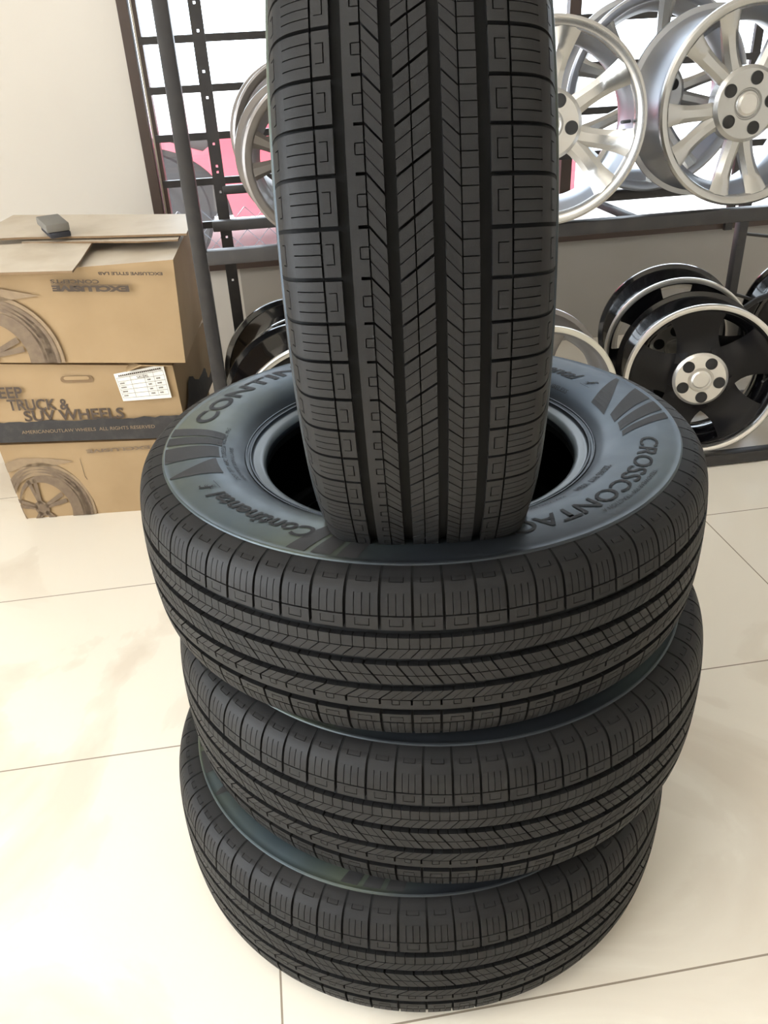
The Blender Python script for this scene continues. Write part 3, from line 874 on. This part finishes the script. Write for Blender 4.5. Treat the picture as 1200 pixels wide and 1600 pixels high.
# top carton
c3 = empty('carton', (-.5, 2.2, .45)); tag(c3, 'open-flapped carton with upside-down print, topmost of the stack of three', 'box', GB)
f3 = loc([(-.82, 2.035, .450), (-.226, 1.965, .414), (-.214, 1.975, .660), (-.82, 2.035, .648)], c3)
b3 = loc([(-.82, 2.46, .450), (-.200, 2.36, .414), (-.200, 2.36, .665), (-.82, 2.46, .665)], c3)
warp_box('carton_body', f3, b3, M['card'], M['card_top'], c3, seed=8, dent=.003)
Fc = Face(f3, .006)
art(Fc, .160, .014, .150, .155, [((0, .002, 0), (0, -1, 0))], c3)
ftext(Fc, 'EXCLUSIVE', .322, .177, .012, .178, c3, M['ink'], bold=.0012, flip=True)
bm = bmesh.new(); bm.faces.new([bm.verts.new(p) for p in ((.322, .1912, 0), (.500, .1912, 0), (.500, .1925, 0), (.322, .1925, 0))]); Fc.apply(bm); bmobj('printed_line', bm, M['ink'], c3)
ftext(Fc, 'CONCEPTS', .322, .1950, .0085, .112, c3, M['ink'], bold=.0004, flip=True)
ftext(Fc, 'EXCLUSIVE STYLE LAB', .436, .215, .0065, .148, c3, M['ink'], bold=.0004, flip=True)
def flap(pts, nm, th=.005, mt='card_top'):
    bm = bmesh.new(); vs = [bm.verts.new(Vector(p)-Vector(c3.location)) for p in pts]
    bm.faces.new(vs)
    r_ = bmesh.ops.extrude_face_region(bm, geom=list(bm.faces))
    bmesh.ops.translate(bm, verts=[v for v in r_['geom'] if isinstance(v, bmesh.types.BMVert)], vec=(0, 0, th))
    bmesh.ops.recalc_face_normals(bm, faces=bm.faces)
    o = bmobj(nm, bm, M[mt], c3); o.data.materials.append(M['edge'])
    for p in o.data.polygons:
        if abs(p.normal.z) < .5: p.material_index = 1
    return o
# left front flap, back flap (raised), its lower partner
flap([(-.82, 1.975, .655), (-.60, 1.968, .659), (-.43, 1.915, .661), (-.425, 2.00, .666), (-.419, 2.17, .678), (-.60, 2.20, .678), (-.82, 2.22, .676)], 'flap')
flap([(-.82, 2.25, .690), (-.60, 2.215, .690), (-.40, 2.150, .690), (-.184, 2.093, .690), (-.180, 2.20, .693), (-.196, 2.335, .697), (-.45, 2.41, .702), (-.676, 2.474, .707), (-.70, 2.40, .700), (-.82, 2.30, .694)], 'flap')
flap([(-.60, 2.205, .6805), (-.40, 2.130, .682), (-.30, 2.085, .683), (-.205, 2.075, .682), (-.195, 2.33, .684), (-.6, 2.40, .680)], 'flap', .004)
# grey block
pb = empty('grey_block', (-.515, 2.205, .700)); pb.rotation_euler = (math.radians(5), math.radians(0), math.radians(24))
tag(pb, 'small grey foam block with a dark underside lying on the top carton', 'block')
boxobj('felt_layer', (-.022, -.050, .000, .028, .045, .014), M['pad2'], pb, .003)
boxobj('foam_layer', (-.028, -.050, .0145, .028, .050, .034), M['pad'], pb, .003)

# ------------------------------------------------------------ outside things
car = empty('car', (0, 5.0, -.05)); tag(car, 'red car parked outside the window, seen through the grille', 'car')
# side panel with wheel arch: outline in x,z, extruded along y
arc = [(-.62+.46*math.cos(a), .30+.40*math.sin(a)) for a in np.linspace(PI, 0, 28)]
out = [(-3.2, .30), (-1.09, .30)] + arc[1:-1] + [(-.155, .30), (1.9, .30), (1.9, .80), (1.2, .92), (.2, .93), (-.05, .80), (-.28, .66), (-.45, .715), (-.62, .722), (-1.0, .69), (-1.35, .78), (-3.2, .9)]
bm = bmesh.new(); f = bm.faces.new([bm.verts.new((x, 0, z)) for x, z in out])
r_ = bmesh.ops.extrude_face_region(bm, geom=[f]); bmesh.ops.translate(bm, verts=[v for v in r_['geom'] if isinstance(v, bmesh.types.BMVert)], vec=(0, 1.5, 0))
bmesh.ops.triangulate(bm, faces=[f for f in bm.faces if len(f.verts) > 4])
bmobj('car_body', bm, M['car'], car)
bm = bmesh.new(); V, F = revolve([(.20, -.1), (.33, -.1), (.35, -.08), (.35, .08), (.33, .1), (.20, .1)], 48)
mesh('car_tyre', [(x-.62, z+.12, y+.335) for x, y, z in V], F, M['tyre'], car, 40)
V, F = revolve([(0, -.04), (.06, -.05), (.19, -.05), (.205, -.085), (.21, -.085), (.21, .0), (0, 0)], 40, closed=False)
mesh('car_rim', [(x-.62, z+.12, y+.335) for x, y, z in V], F, M['darksilver'], car, 40)
bm.free()
boxobj('arch_liner', (-1.10, .03, .31, -.14, .05, .74), M['tyre'], car)
# chain-link fence piece beyond the window
bm = bmesh.new()
for k in range(26):
    x = -.40+k*.045
    pts = [(x+(.022 if j % 2 else -.022)*(1 if k % 2 else -1), 0, .03+j*.045) for j in range(12)]
    tube(bm, pts, .0022, 5)
fn = bmobj('wire_fence', bm, M['wire']); fn.location = (0, 3.55, 0)
tag(fn, 'low chain-link wire fence outside, under the grille at left', 'fence')
ot = copy_tree(tire); ot.location = (1.62, 3.95, .12); ot.rotation_euler = (0, 0, .4)
tag(ot, 'tire lying outside in bright light, seen below the silver wheels', 'tire')
